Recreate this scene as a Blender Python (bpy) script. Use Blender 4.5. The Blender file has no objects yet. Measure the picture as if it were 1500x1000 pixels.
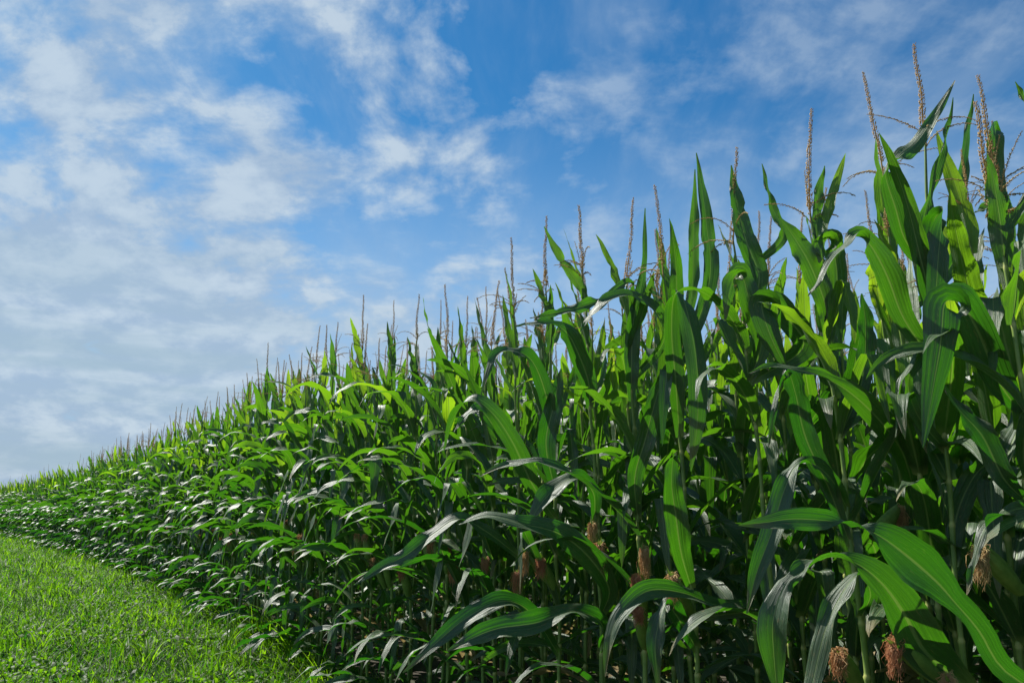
import bpy, math, random
import numpy as np
from mathutils import Vector
rad = math.radians
random.seed(7)
RNG = np.random.default_rng(11)

# ------------------------------------------------------------------ camera
PITCH = rad(12.0)
EYE = 1.30
FPX = 28.0 / 36.0 * 1500.0
scene = bpy.context.scene
cam_d = bpy.data.cameras.new("camera")
cam_d.sensor_width = 36.0
cam_d.lens = 28.0
cam_d.clip_start = 0.05
cam_d.clip_end = 3000.0
cam = bpy.data.objects.new("camera", cam_d)
scene.collection.objects.link(cam)
cam.location = (0, 0, EYE)
cam.rotation_euler = (math.pi / 2 + PITCH, 0, 0)
scene.camera = cam

# ------------------------------------------------------------------ light
SUN_EL, SUN_AZ = 52.0, -50.0          # azimuth measured from +Y, positive to the right
world = bpy.data.worlds.new("World")
scene.world = world
world.use_nodes = True
sun_d = bpy.data.lights.new("sun", "SUN")
sun_d.energy = 5.0
sun_d.angle = rad(0.53)
sun_d.color = (1.0, 0.965, 0.90)
sun = bpy.data.objects.new("sun", sun_d)
scene.collection.objects.link(sun)
_e, _a = rad(SUN_EL), rad(SUN_AZ)
sdir = Vector((math.sin(_a) * math.cos(_e), math.cos(_a) * math.cos(_e), math.sin(_e)))
sun.rotation_euler = sdir.to_track_quat('Z', 'Y').to_euler()
scene.view_settings.view_transform = 'Standard'
scene.view_settings.look = 'None'
scene.view_settings.exposure = 0.80
scene.view_settings.gamma = 1.0
scene.cycles.max_bounces = 8
scene.cycles.diffuse_bounces = 1
scene.cycles.glossy_bounces = 2
scene.cycles.transmission_bounces = 4
scene.cycles.use_denoising = True


def norm(a):
    a = np.asarray(a, float)
    return a / np.maximum(np.linalg.norm(a, axis=-1, keepdims=True), 1e-9)


class NT:
    """tiny node-tree helper"""
    def __init__(s, tree):
        s.t = tree
        tree.nodes.clear()

    def n(s, typ, props=None, **ins):
        nd = s.t.nodes.new(typ)
        for k, v in (props or {}).items():
            setattr(nd, k, v)
        for k, v in ins.items():
            key = int(k[1:]) if k[0] == 'i' and k[1:].isdigit() else k.replace('_', ' ')
            if isinstance(v, bpy.types.NodeSocket):
                s.t.links.new(v, nd.inputs[key])
            else:
                nd.inputs[key].default_value = v
        return nd

    def m(s, op, a, b=0.0, c=0.0, clamp=False):
        nd = s.t.nodes.new('ShaderNodeMath')
        nd.operation = op
        nd.use_clamp = clamp
        for i, v in enumerate((a, b, c)):
            if isinstance(v, bpy.types.NodeSocket):
                s.t.links.new(v, nd.inputs[i])
            else:
                nd.inputs[i].default_value = v
        return nd.outputs[0]

    def mix(s, f, a, b, blend='MIX'):
        nd = s.t.nodes.new('ShaderNodeMix')
        nd.data_type = 'RGBA'
        nd.blend_type = blend
        for i, v in ((0, f), (6, a), (7, b)):
            if isinstance(v, bpy.types.NodeSocket):
                s.t.links.new(v, nd.inputs[i])
            else:
                nd.inputs[i].default_value = v if i == 0 else (v[0], v[1], v[2], 1.0)
        return nd.outputs[2]

    def rng(s, v, a, b, c=0.0, d=1.0, smooth=True):
        nd = s.t.nodes.new('ShaderNodeMapRange')
        nd.interpolation_type = 'SMOOTHSTEP' if smooth else 'LINEAR'
        for i, x in enumerate((v, a, b, c, d)):
            if isinstance(x, bpy.types.NodeSocket):
                s.t.links.new(x, nd.inputs[i])
            else:
                nd.inputs[i].default_value = x
        return nd.outputs[0]


# where the day's cloud is thicker (+) or open (-): photo row/column of the direction, angular size, amount
SKY_PATCHES = [
    (385, 105, 75, -.24), (455, 135, 55, -.20), (520, 330, 70, -.26), (600, 420, 60, -.10), (700, 40, 70, -.26), (820, 30, 90, -.18),
    (270, 215, 40, -.14), (255, 390, 45, -.16), (610, 175, 40, -.10), (1000, 90, 60, -.14), (840, 260, 90, -.16),
    (330, 60, 60, -.12), (740, 120, 45, -.10),
    (130, 150, 85, .20), (360, 175, 75, .22), (430, 225, 65, .20), (570, 200, 50, .16), (640, 105, 75, .20), (300, 10, 110, .16),
    (100, 250, 60, -.16), (230, 300, 45, -.16), (60, 60, 50, -.12), (120, 20, 90, .08), (40, 110, 70, .12), (210, 90, 50, -.14), (20, 180, 50, -.10), (330, 250, 40, -.12), (150, 235, 50, -.10), (430, 330, 40, -.12), (830, 120, 70, .16), (900, 165, 80, .12), (1180, 65, 110, .20), (1270, 110, 60, .12),
    (160, 300, 120, .16), (380, 270, 80, .22), (220, 330, 110, .12), (60, 440, 170, .16), (300, 480, 150, .14), (400, 560, 130, .10),
    (480, 60, 60, .08), (1440, 80, 90, .10), (920, 70, 50, .10), (700, 480, 120, .04),
]


def build_sky():
    k = NT(world.node_tree)
    sky = k.n('ShaderNodeTexSky', dict(sky_type='NISHITA', sun_disc=False, sun_elevation=rad(SUN_EL),
                                       sun_rotation=rad(SUN_AZ), altitude=100.0, air_density=1.0,
                                       dust_density=0.5, ozone_density=2.4))
    tc = k.n('ShaderNodeTexCoord').outputs['Generated']
    sx = k.n('ShaderNodeSeparateXYZ', None, Vector=tc)
    x, y, z = sx.outputs
    zz = k.m('ADD', k.m('MAXIMUM', z, 0.0), 0.38)
    px, py = k.m('DIVIDE', x, zz), k.m('DIVIDE', y, zz)
    az = k.m('DIVIDE', x, k.m('MAXIMUM', y, 0.05))
    Pv = k.n('ShaderNodeCombineXYZ', None, X=px, Y=py, Z=0.0).outputs[0]
    warp = k.n('ShaderNodeTexNoise', None, Vector=Pv, Scale=2.0, Detail=2.0).outputs['Color']
    wv = k.n('ShaderNodeVectorMath', dict(operation='MULTIPLY_ADD'), i0=warp, i1=(0.16, 0.16, 0), i2=Pv).outputs[0]
    n_puff = k.n('ShaderNodeTexNoise', None, Vector=wv, Scale=10.5, Detail=7.0, Roughness=0.58).outputs[0]
    n_mid = k.n('ShaderNodeTexNoise', None, Vector=wv, Scale=4.0, Detail=3.0, Roughness=0.5).outputs[0]
    n_fine = k.n('ShaderNodeTexNoise', None, Vector=wv, Scale=15.0, Detail=5.0, Roughness=0.6).outputs[0]
    left = k.rng(az, 0.10, -0.55)
    low = k.rng(z, 0.40, 0.12)
    cover = k.m('ADD', k.m('MULTIPLY', left, 0.05), k.m('MULTIPLY', k.m('MULTIPLY', low, left), 0.26))
    cover = k.m('SUBTRACT', cover, k.m('MULTIPLY', k.rng(az, -0.1, 0.35), 0.03))
    wd = k.n('ShaderNodeVectorMath', dict(operation='MULTIPLY_ADD'), i0=warp, i1=(0.16, 0.16, 0.16), i2=tc).outputs[0]
    for (cx, cy, r, amt) in SKY_PATCHES:
        u, v = (cx - 750.0) / FPX, (500.0 - cy) / FPX
        d = norm((u, math.cos(PITCH) - v * math.sin(PITCH), math.sin(PITCH) + v * math.cos(PITCH))) + .08
        dist = k.n('ShaderNodeVectorMath', dict(operation='DISTANCE'), i0=wd, i1=tuple(d)).outputs['Value']
        cover = k.m('ADD', cover, k.rng(dist, r / FPX * 1.7, 0.0, 0.0, amt * .66))
    dens = k.m('ADD', k.m('ADD', k.m('MULTIPLY', n_puff, 0.90), k.m('MULTIPLY', n_mid, 0.62)), k.m('MULTIPLY', n_fine, 0.20))
    dens = k.m('ADD', dens, cover)
    a = k.m('MULTIPLY', k.rng(dens, 0.79, 1.07, 0.0, 0.88, smooth=False), k.rng(az, -0.12, 0.22, 1.0, 0.44))
    veil = k.n('ShaderNodeTexNoise', None, Vector=k.n('ShaderNodeMapping', None, Vector=wv, Rotation=(0, 0, 0.6), Scale=(3.2, 1.1, 1)).outputs[0], Scale=1.5, Detail=6.0, Roughness=0.6).outputs[0]
    a = k.m('MAXIMUM', a, k.m('ADD', k.m('MULTIPLY', k.rng(veil, 0.40, 0.72), 0.34), k.m('MULTIPLY', a, 0.6)))
    # long thin sheets low over the horizon
    st = k.n('ShaderNodeCombineXYZ', None, X=k.m('MULTIPLY', az, 2.2), Y=k.m('MULTIPLY', z, 26.0), Z=0.0).outputs[0]
    sheet = k.n('ShaderNodeTexNoise', None, Vector=st, Scale=1.0, Detail=4.0, Roughness=0.55).outputs[0]
    lit = k.mix(k.rng(n_puff, 0.38, 0.66), (4.3, 5.7, 7.5), (6.6, 7.8, 8.9))
    grey = k.m('MULTIPLY', k.m('MULTIPLY', low, k.rng(sheet, 0.62, 0.36)), left)
    lit = k.mix(k.m('MULTIPLY', grey, 0.9), lit, (4.3, 5.8, 7.0))
    base = k.n('ShaderNodeHueSaturation', None, Saturation=1.28, Value=1.0, Color=sky.outputs[0]).outputs[0]
    base = k.mix(1.0, base, (0.52, 1.14, 1.26), 'MULTIPLY')
    haze = k.rng(z, 0.50, 0.12, 0.0, 0.72)
    hz = k.mix(haze, base, (4.9, 6.9, 9.6))
    hz = k.mix(k.m('MULTIPLY', k.rng(z, 0.16, 0.03), left), hz, (4.2, 5.8, 7.3))
    col = k.mix(a, hz, lit)
    bg = k.n('ShaderNodeBackground', None, Color=col, Strength=0.0505)
    k.n('ShaderNodeOutputWorld', None, Surface=bg.outputs[0])


build_sky()

# ------------------------------------------------------------------ helpers
def P(px, py, Y):
    """world point on plane y = Y seen at photo pixel (1500 x 1000 frame)"""
    u, v = (px - 750.0) / FPX, (500.0 - py) / FPX
    dy = math.cos(PITCH) - v * math.sin(PITCH)
    dz = math.sin(PITCH) + v * math.cos(PITCH)
    s = Y / dy
    return np.array((u * s, Y, EYE + dz * s))


def make_mesh(name, V, F, uv=None, tint=None, pale=None, mats=(), midx=None, smooth=True):
    """V (n,3); F (m,4) quads, -1 in last column for a triangle"""
    V = np.asarray(V, dtype=np.float32)
    F = np.asarray(F, dtype=np.int64)
    me = bpy.data.meshes.new(name)
    tri = F[:, 3] < 0
    cnt = np.where(tri, 3, 4).astype(np.int32)
    loops = F.reshape(-1)
    loops = loops[loops >= 0].astype(np.int32)
    me.vertices.add(len(V)); me.loops.add(len(loops)); me.polygons.add(len(F))
    me.vertices.foreach_set('co', V.ravel())
    me.loops.foreach_set('vertex_index', loops)
    st = np.zeros(len(F), np.int32); st[1:] = np.cumsum(cnt)[:-1]
    me.polygons.foreach_set('loop_start', st)
    me.polygons.foreach_set('loop_total', cnt)
    if midx is not None:
        me.polygons.foreach_set('material_index', np.asarray(midx, dtype=np.int32))
    me.polygons.foreach_set('use_smooth', np.full(len(F), smooth))
    if uv is not None:
        l = me.uv_layers.new(name='UVMap')
        l.data.foreach_set('uv', np.asarray(uv, dtype=np.float32)[loops].ravel())
    for nm, arr in (('tint', tint), ('pale', pale)):
        if arr is not None:
            at = me.attributes.new(nm, 'FLOAT', 'POINT')
            at.data.foreach_set('value', np.broadcast_to(np.asarray(arr, dtype=np.float32), (len(V),)).copy())
    for m in mats:
        me.materials.append(m)
    me.update()
    me.validate()
    return me


def link(name, me, parent=None):
    o = bpy.data.objects.new(name, me)
    scene.collection.objects.link(o)
    if parent is not None:
        o.parent = parent
    return o


class Buf:
    """collects pieces of one mesh"""
    def __init__(s):
        s.V, s.F, s.U, s.T, s.Pa, s.M, s.n = [], [], [], [], [], [], 0

    def add(s, V, F, U=None, T=0.5, Pa=0.0, m=0):
        V = np.asarray(V, float); F = np.asarray(F)
        F = np.where(F >= 0, F + s.n, F)
        s.V.append(V); s.F.append(F)
        s.U.append(np.zeros((len(V), 2)) if U is None else np.asarray(U, float))
        s.T.append(np.broadcast_to(np.asarray(T, float), (len(V),)))
        s.Pa.append(np.broadcast_to(np.asarray(Pa, float), (len(V),)))
        s.M.append(np.full(len(F), m)); s.n += len(V)

    def cat(s):
        return tuple(np.concatenate(q) for q in (s.V, s.F, s.U, s.T, s.Pa, s.M))

    def mesh(s, name, mats, smooth=True):
        V, F, U, T, Pa, M = s.cat()
        return make_mesh(name, V, F, U, T, Pa, mats, M, smooth)


_gf = {}
def grid_faces(nu, nv, close=False):
    k = (nu, nv, close)
    if k not in _gf:
        i = np.arange(nu - 1)[:, None]
        j = np.arange(nv if close else nv - 1)[None, :]
        j2 = (j + 1) % nv
        _gf[k] = np.stack([i * nv + j, i * nv + j2, (i + 1) * nv + j2, (i + 1) * nv + j], -1).reshape(-1, 4)
    return _gf[k]


def tube(pts, rads, sides=6):
    pts = np.asarray(pts, float); rads = np.asarray(rads, float)
    T = norm(np.gradient(pts, axis=0))
    ref = np.array((0.31, 0.95, 0.05)) if abs(T[0][2]) > 0.5 else np.array((0, 0, 1.0))
    A = norm(np.cross(T, ref)); B = np.cross(T, A)
    th = np.linspace(0, 2 * math.pi, sides, endpoint=False)
    V = pts[:, None, :] + rads[:, None, None] * (np.cos(th)[None, :, None] * A[:, None, :] + np.sin(th)[None, :, None] * B[:, None, :])
    U = np.stack(np.broadcast_arrays((th / (2 * math.pi))[None, :], np.linspace(0, 1, len(pts))[:, None]), -1)
    return V.reshape(-1, 3), grid_faces(len(pts), sides, True), U.reshape(-1, 2)


# ------------------------------------------------------------------ materials
def new_mat(name):
    m = bpy.data.materials.new(name)
    m.use_nodes = True
    return m, NT(m.node_tree)


def attr(k, name):
    return k.n('ShaderNodeAttribute', dict(attribute_name=name)).outputs['Fac']


def leaf_material():
    m, k = new_mat('corn_leaf')
    uv = k.n('ShaderNodeUVMap', dict(uv_map='UVMap')).outputs[0]
    s = k.n('ShaderNodeSeparateXYZ', None, Vector=uv)
    u, v = s.outputs[0], s.outputs[1]
    tint, pale = attr(k, 'tint'), attr(k, 'pale')
    au = k.m('ABSOLUTE', k.m('SUBTRACT', u, 0.5))
    rib = k.rng(au, k.rng(v, 0.0, 0.8, 0.062, 0.03), k.rng(v, 0.0, 0.8, 0.022, 0.010))
    # long parallel veins: noise stretched along the blade
    co = k.n('ShaderNodeCombineXYZ', None, X=k.m('MULTIPLY', u, 74.0), Y=k.m('MULTIPLY', v, 1.2), Z=k.m('MULTIPLY', tint, 37.0)).outputs[0]
    vein = k.n('ShaderNodeTexNoise', None, Vector=co, Scale=1.0, Detail=3.5, Roughness=0.7).outputs[0]
    co2 = k.n('ShaderNodeCombineXYZ', None, X=k.m('MULTIPLY', u, 5.0), Y=k.m('MULTIPLY', v, 6.0), Z=k.m('MULTIPLY', tint, 91.0)).outputs[0]
    blot = k.n('ShaderNodeTexNoise', None, Vector=co2, Scale=1.0, Detail=4.0, Roughness=0.6).outputs[0]
    vm = k.rng(vein, 0.28, 0.72)
    dark = k.mix(vm, (0.0035, 0.021, 0.0025), (0.010, 0.052, 0.004))
    lite = k.mix(vm, (0.010, 0.050, 0.003), (0.040, 0.120, 0.006))
    col = k.mix(k.m('ADD', k.m('MULTIPLY', tint, 0.75), k.m('MULTIPLY', blot, 0.25)), dark, lite)
    back = k.n('ShaderNodeNewGeometry').outputs['Backfacing']
    col = k.mix(k.m('MULTIPLY', back, 0.22), col, (0.055, 0.11, 0.030))
    col = k.mix(k.m('MULTIPLY', rib, 0.8), col, (0.20, 0.30, 0.085))
    col = k.mix(k.m('MULTIPLY', pale, 0.9), col, (0.27, 0.36, 0.075))
    # dry brown tips and specks
    spk = k.rng(k.n('ShaderNodeTexNoise', None, Vector=co2, Scale=5.5, Detail=2.0).outputs[0], 0.64, 0.69)
    tip = k.m('MULTIPLY', k.rng(k.m('ADD', v, k.m('MULTIPLY', blot, 0.12)), 0.90, 1.04), k.rng(k.m('FRACT', k.m('MULTIPLY', tint, 9.7)), 0.3, 0.7))
    tip = k.m('MAXIMUM', tip, k.m('MULTIPLY', k.rng(k.m('ADD', au, k.m('MULTIPLY', blot, 0.10)), 0.52, 0.57), k.rng(k.m('FRACT', k.m('MULTIPLY', tint, 5.3)), 0.5, 0.8)))
    col = k.mix(k.m('MULTIPLY', k.m('MAXIMUM', spk, tip), 0.75), col, (0.22, 0.16, 0.05))
    bh = k.m('ADD', k.m('MULTIPLY', vein, 0.7), k.m('MULTIPLY', rib, 0.7))
    pleat = k.n('ShaderNodeTexNoise', None, Vector=k.n('ShaderNodeCombineXYZ', None, X=k.m('MULTIPLY', u, 11.0), Y=k.m('MULTIPLY', v, 1.6), Z=k.m('MULTIPLY', tint, 53.0)).outputs[0], Scale=1.0, Detail=1.0).outputs[0]
    crk = k.n('ShaderNodeTexNoise', None, Vector=k.n('ShaderNodeCombineXYZ', None, X=k.m('MULTIPLY', u, 3.0), Y=k.m('MULTIPLY', v, 26.0), Z=k.m('MULTIPLY', tint, 71.0)).outputs[0], Scale=1.0, Detail=2.0).outputs[0]
    bh = k.m('ADD', bh, k.m('MULTIPLY', pleat, 2.2))
    bh = k.m('ADD', bh, k.m('MULTIPLY', crk, k.rng(au, 0.15, 0.5, 0.1, 1.3)))
    bump = k.n('ShaderNodeBump', None, Strength=0.55, Distance=0.004, Height=bh).outputs[0]
    rough = k.rng(blot, 0.3, 0.7, 0.40, 0.58)
    pb = k.n('ShaderNodeBsdfPrincipled', None, Base_Color=col, Roughness=rough, Normal=bump)
    pb.inputs['Specular IOR Level'].default_value = 1.0
    pb.inputs['IOR'].default_value = 1.5
    pb.inputs['Sheen Weight'].default_value = 0.08
    pb.inputs['Sheen Roughness'].default_value = 0.45
    tcol = k.mix(vm, (0.014, 0.120, 0.003), (0.055, 0.32, 0.006))
    tcol = k.mix(k.m('MULTIPLY', k.m('POWER', tint, 1.6), 0.9), tcol, k.mix(vm, (0.13, 0.40, 0.008), (0.34, 0.66, 0.014)))
    tcol = k.mix(k.rng(tint, 0.72, 1.0, 0.0, 0.7), tcol, (0.52, 0.80, 0.02))
    tcol = k.mix(k.m('MULTIPLY', rib, 0.6), tcol, (0.22, 0.36, 0.05))
    tr = k.n('ShaderNodeBsdfTranslucent', None, Color=tcol, Normal=bump)
    mx = k.n('ShaderNodeMixShader', None, i0=k.rng(tint, 0.3, 0.95, 0.32, 0.42), i1=pb.outputs[0], i2=tr.outputs[0])
    k.n('ShaderNodeOutputMaterial', None, Surface=mx.outputs[0])
    return m


def simple_mat(name, c1, c2, scale=30.0, rough=0.6, trans=0.0, tcol=None, bump=0.3, spec=0.4, palecol=None):
    m, k = new_mat(name)
    tc = k.n('ShaderNodeTexCoord').outputs['Object']
    nz = k.n('ShaderNodeTexNoise', None, Vector=tc, Scale=scale, Detail=4.0, Roughness=0.6).outputs[0]
    f = k.m('ADD', k.m('MULTIPLY', k.rng(nz, 0.3, 0.7), 0.6), k.m('MULTIPLY', attr(k, 'tint'), 0.4))
    col = k.mix(f, c1, c2)
    if palecol:
        col = k.mix(attr(k, 'pale'), col, palecol)
    bp = k.n('ShaderNodeBump', None, Strength=bump, Distance=0.002, Height=nz).outputs[0]
    pb = k.n('ShaderNodeBsdfPrincipled', None, Base_Color=col, Roughness=rough, Normal=bp)
    pb.inputs['Specular IOR Level'].default_value = spec
    out = pb.outputs[0]
    if trans > 0:
        tr = k.n('ShaderNodeBsdfTranslucent', None, Color=(*tcol, 1.0))
        out = k.n('ShaderNodeMixShader', None, i0=trans, i1=out, i2=tr.outputs[0]).outputs[0]
    k.n('ShaderNodeOutputMaterial', None, Surface=out)
    return m


def grass_material():
    m, k = new_mat('meadow_grass')
    tint = attr(k, 'tint')
    geo = k.n('ShaderNodeTexCoord').outputs['Object']
    patch = k.n('ShaderNodeTexNoise', None, Vector=geo, Scale=0.9, Detail=4.0, Roughness=0.6).outputs[0]
    col = k.mix(tint, (0.006, 0.030, 0.003), (0.080, 0.165, 0.007))
    col = k.mix(k.rng(patch, 0.4, 0.7, 0.0, 0.5), col, (0.060, 0.11, 0.010))
    col = k.mix(k.m('MULTIPLY', attr(k, 'pale'), 0.8), col, (0.16, 0.13, 0.06))
    pb = k.n('ShaderNodeBsdfPrincipled', None, Base_Color=col, Roughness=0.55)
    pb.inputs['Specular IOR Level'].default_value = 0.28
    tr = k.n('ShaderNodeBsdfTranslucent', None, Color=k.mix(tint, (0.035, 0.20, 0.003), (0.36, 0.72, 0.010)))
    mx = k.n('ShaderNodeMixShader', None, i0=0.40, i1=pb.outputs[0], i2=tr.outputs[0])
    k.n('ShaderNodeOutputMaterial', None, Surface=mx.outputs[0])
    return m


def ground_material():
    m, k = new_mat('soil')
    tc = k.n('ShaderNodeTexCoord').outputs['Object']
    n1 = k.n('ShaderNodeTexNoise', None, Vector=tc, Scale=0.8, Detail=6.0, Roughness=0.65).outputs[0]
    n2 = k.n('ShaderNodeTexNoise', None, Vector=tc, Scale=14.0, Detail=8.0, Roughness=0.7).outputs[0]
    col = k.mix(n2, (0.025, 0.019, 0.012), (0.065, 0.048, 0.030))
    col = k.mix(k.rng(n1, 0.45, 0.62, 0.0, 0.6), col, (0.035, 0.07, 0.015))
    bp = k.n('ShaderNodeBump', None, Strength=0.8, Distance=0.03, Height=n2).outputs[0]
    pb = k.n('ShaderNodeBsdfPrincipled', None, Base_Color=col, Roughness=0.95, Normal=bp)
    k.n('ShaderNodeOutputMaterial', None, Surface=pb.outputs[0])
    return m


M_LEAF = leaf_material()
M_DRY = simple_mat('dry_leaf', (0.16, 0.115, 0.05), (0.34, 0.26, 0.12), 25.0, 0.7, 0.25, (0.5, 0.38, 0.15), palecol=(0.3, 0.25, 0.12))
M_STALK = simple_mat('corn_stalk', (0.085, 0.17, 0.030), (0.16, 0.26, 0.050), 22.0, 0.45, bump=0.2, palecol=(0.36, 0.38, 0.11))
M_HUSK = simple_mat('corn_husk', (0.10, 0.20, 0.030), (0.20, 0.32, 0.060), 40.0, 0.5, 0.15, (0.25, 0.5, 0.03), palecol=(0.34, 0.36, 0.12))
M_SILK = simple_mat('corn_silk', (0.48, 0.16, 0.08), (0.78, 0.42, 0.22), 60.0, 0.5, 0.35, (0.80, 0.42, 0.20), palecol=(0.78, 0.60, 0.27))
M_TASSEL = simple_mat('corn_tassel', (0.32, 0.195, 0.07), (0.66, 0.47, 0.19), 60.0, 0.75, 0.35, (0.62, 0.42, 0.20), palecol=(0.52, 0.43, 0.20))
M_GRASS = grass_material()
M_SOIL = ground_material()

# ------------------------------------------------------------------ leaves
WIND = math.atan2(-0.42, -0.91)       # heading the wind pushes the blades to


def ang_diff(a, b):
    return (b - a + math.pi) % (2 * math.pi) - math.pi


def blade(C, N, S, W, nv, fold0=0.55, fold1=0.15, wave=0.006, rnd=random, wavef=None):
    """ribbon along centre line C with side vectors S and normals N; W half widths"""
    nu = len(C)
    s = np.linspace(0, 1, nu)
    q = np.linspace(-1, 1, nv)
    fold = fold0 + (fold1 - fold0) * s
    f1, f2 = rnd.uniform(9, 17), rnd.uniform(9, 17)
    p1, p2 = rnd.uniform(0, 6.28), rnd.uniform(0, 6.28)
    env = np.sin(np.pi * np.clip(s, 0, 1)) ** 0.7
    rip = np.where(q[None, :] > 0, np.sin(f1 * s[:, None] * 1.6 + p1), np.sin(f2 * s[:, None] * 1.6 + p2))
    rip = rip * (np.abs(q)[None, :] ** 2) * wave * env[:, None]
    rip += 0.35 * wave * np.sin(s[:, None] * 41 + p2 + q[None, :] * 3) * (np.abs(q)[None, :] ** 2) * env[:, None]
    if nu > 12:
        nz = np.interp(s * 37, np.arange(38), [rnd.uniform(-1, 1) for _ in range(38)])
        W = W * (1 + .06 * nz * env)
        if rnd.random() < .25:                       # a torn notch
            c_ = rnd.uniform(.4, .85)
            W = W * (1 - .35 * np.exp(-((s - c_) / .02) ** 2))
    a = np.abs(q)[None, :] * W[:, None]
    V = C[:, None, :] + S[:, None, :] * (q[None, :] * W[:, None] * np.cos(fold)[:, None])[..., None] \
        + N[:, None, :] * (a * np.sin(fold)[:, None] + rip)[..., None]
    U = np.stack(np.broadcast_arrays((q * 0.5 + 0.5)[None, :], s[:, None]), -1)
    return V.reshape(-1, 3), grid_faces(nu, nv), U.reshape(-1, 2)


def width_profile(s):
    return np.clip(0.42 + s * 3.2, 0, 1) ** 0.8 * np.clip(1 - s ** 2.1, 0, 1) ** 0.75 * (1 - 0.12 * s) + 0.012


def grown_leaf(base, phi, h, rnd, nu=18, nv=5, wind=0.5, wide=1.0):
    """one blade grown from its node. h: 0 lowest leaf .. 1 flag leaf"""
    if h > 0.86:
        L, W, a0, a1 = rnd.uniform(.34, .52), rnd.uniform(.050, .075), rnd.uniform(5, 18), rnd.uniform(8, 34)
    elif h > 0.62:
        L, W = rnd.uniform(.52, .74), rnd.uniform(.068, .096)
        a0 = rnd.uniform(12, 24)
        a1 = a0 + (rnd.uniform(8, 30) if rnd.random() < .32 else rnd.uniform(80, 145))
    elif h > 0.25:
        L, W = rnd.uniform(.62, .86), rnd.uniform(.072, .100)
        a0, a1 = rnd.uniform(22, 40), rnd.uniform(115, 165)
    else:
        L, W = rnd.uniform(.45, .72), rnd.uniform(.056, .080)
        a0, a1 = rnd.uniform(40, 62), rnd.uniform(120, 165)
    W *= wide
    L *= 1 - .45 * (wide - 1)
    s = np.linspace(0, 1, nu)
    p = rnd.uniform(1.0, 1.9)
    al = a0 + (a1 - a0) * s ** p
    if 0.1 < h < 0.9 and rnd.random() < (0.20 if wide < 1.1 else .38):       # a blade snapped over
        kx = rnd.uniform(.30, .62)
        al = np.where(s < kx, a0 + 10 * s, rnd.uniform(158, 176))
    al = np.radians(al) + rnd.uniform(-.09, .09) * np.sin(s * rnd.uniform(4, 9))
    bend = ang_diff(phi, WIND) * wind * rnd.uniform(.0, 1.1)
    if h > .86:
        bend *= .3
    ph = phi + bend * s ** 1.2 + rnd.uniform(-.6, .6) * s ** 2
    H = np.stack([np.cos(ph), np.sin(ph), 0 * ph], -1)
    T = H * np.sin(al)[:, None]
    T[:, 2] += np.cos(al)
    seg = (T[1:] + T[:-1]) * .5 * (L / (nu - 1))
    C = np.vstack([base, base + np.cumsum(seg, 0)])
    if C[-1, 2] < 0.03:                               # tips lie on the ground, never below
        C[:, 2] = np.maximum(C[:, 2], 0.03)
    S0 = np.stack([-np.sin(ph), np.cos(ph), 0 * ph], -1)
    N0 = np.cross(T, S0)
    N0 = np.where((N0[:1, 2:] < 0), -N0, N0)
    r = rnd.random()
    tw = rnd.uniform(-.5, .5) if r < .30 else rnd.uniform(-2.0, 2.0)
    if r > .92:
        tw = rnd.choice((-1, 1)) * rnd.uniform(2.2, 3.2)
    t = tw * np.clip(s - .12, 0, 1) ** 1.3
    S = S0 * np.cos(t)[:, None] + N0 * np.sin(t)[:, None]
    N = N0 * np.cos(t)[:, None] - S0 * np.sin(t)[:, None]
    Wd = W * .5 * width_profile(s)
    V, F, U = blade(C, N, S, Wd, nv, rnd.uniform(.35, .75), rnd.uniform(.0, .3), rnd.uniform(.004, .015) * W / .09, rnd)
    pale = np.repeat(np.clip(1 - s * 22, 0, 1), nv)
    return V, F, U, pale


def catmull(K, n):
    K = np.asarray(K, float)
    m = len(K)
    Q = np.vstack([2 * K[0] - K[1], K, 2 * K[-1] - K[-2]])
    t = np.linspace(0, m - 1 - 1e-6, n)
    i = t.astype(int); f = (t - i)[:, None]
    p0, p1, p2, p3 = Q[i], Q[i + 1], Q[i + 2], Q[i + 3]
    return .5 * (2 * p1 + (p2 - p0) * f + (2 * p0 - 5 * p1 + 4 * p2 - p3) * f ** 2 + (3 * p1 - p0 - 3 * p2 + p3) * f ** 3)


def shaped_leaf(K, rnd, nu=44, nv=9, base=None):
    """K rows: (px, py, Y, width in metres, roll in degrees; 0 = face towards the lane)"""
    pts = np.array([np.r_[P(a[0], a[1], a[2]), a[3], math.radians(a[4])] for a in K])
    if base is not None:
        pts[0, :3] = base
    Q = catmull(pts, nu)
    C, W, R = Q[:, :3], np.maximum(Q[:, 3], .0015) * .5, Q[:, 4]
    T = norm(np.gradient(C, axis=0))
    view = norm(C - np.array((0, 0, EYE)))
    S0 = norm(np.cross(T, view))
    N0 = np.cross(S0, T)
    N0 = np.where((N0 * view).sum(-1, keepdims=True) > 0, -N0, N0)
    S = S0 * np.cos(R)[:, None] + N0 * np.sin(R)[:, None]
    N = N0 * np.cos(R)[:, None] - S0 * np.sin(R)[:, None]
    V, F, U = blade(C, N, S, W, nv, rnd.uniform(.35, .6), rnd.uniform(.1, .35), rnd.uniform(.009, .017), rnd)
    return V, F, U, np.repeat(np.clip(1 - np.linspace(0, 1, nu) * 24, 0, 1), nv)


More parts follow.
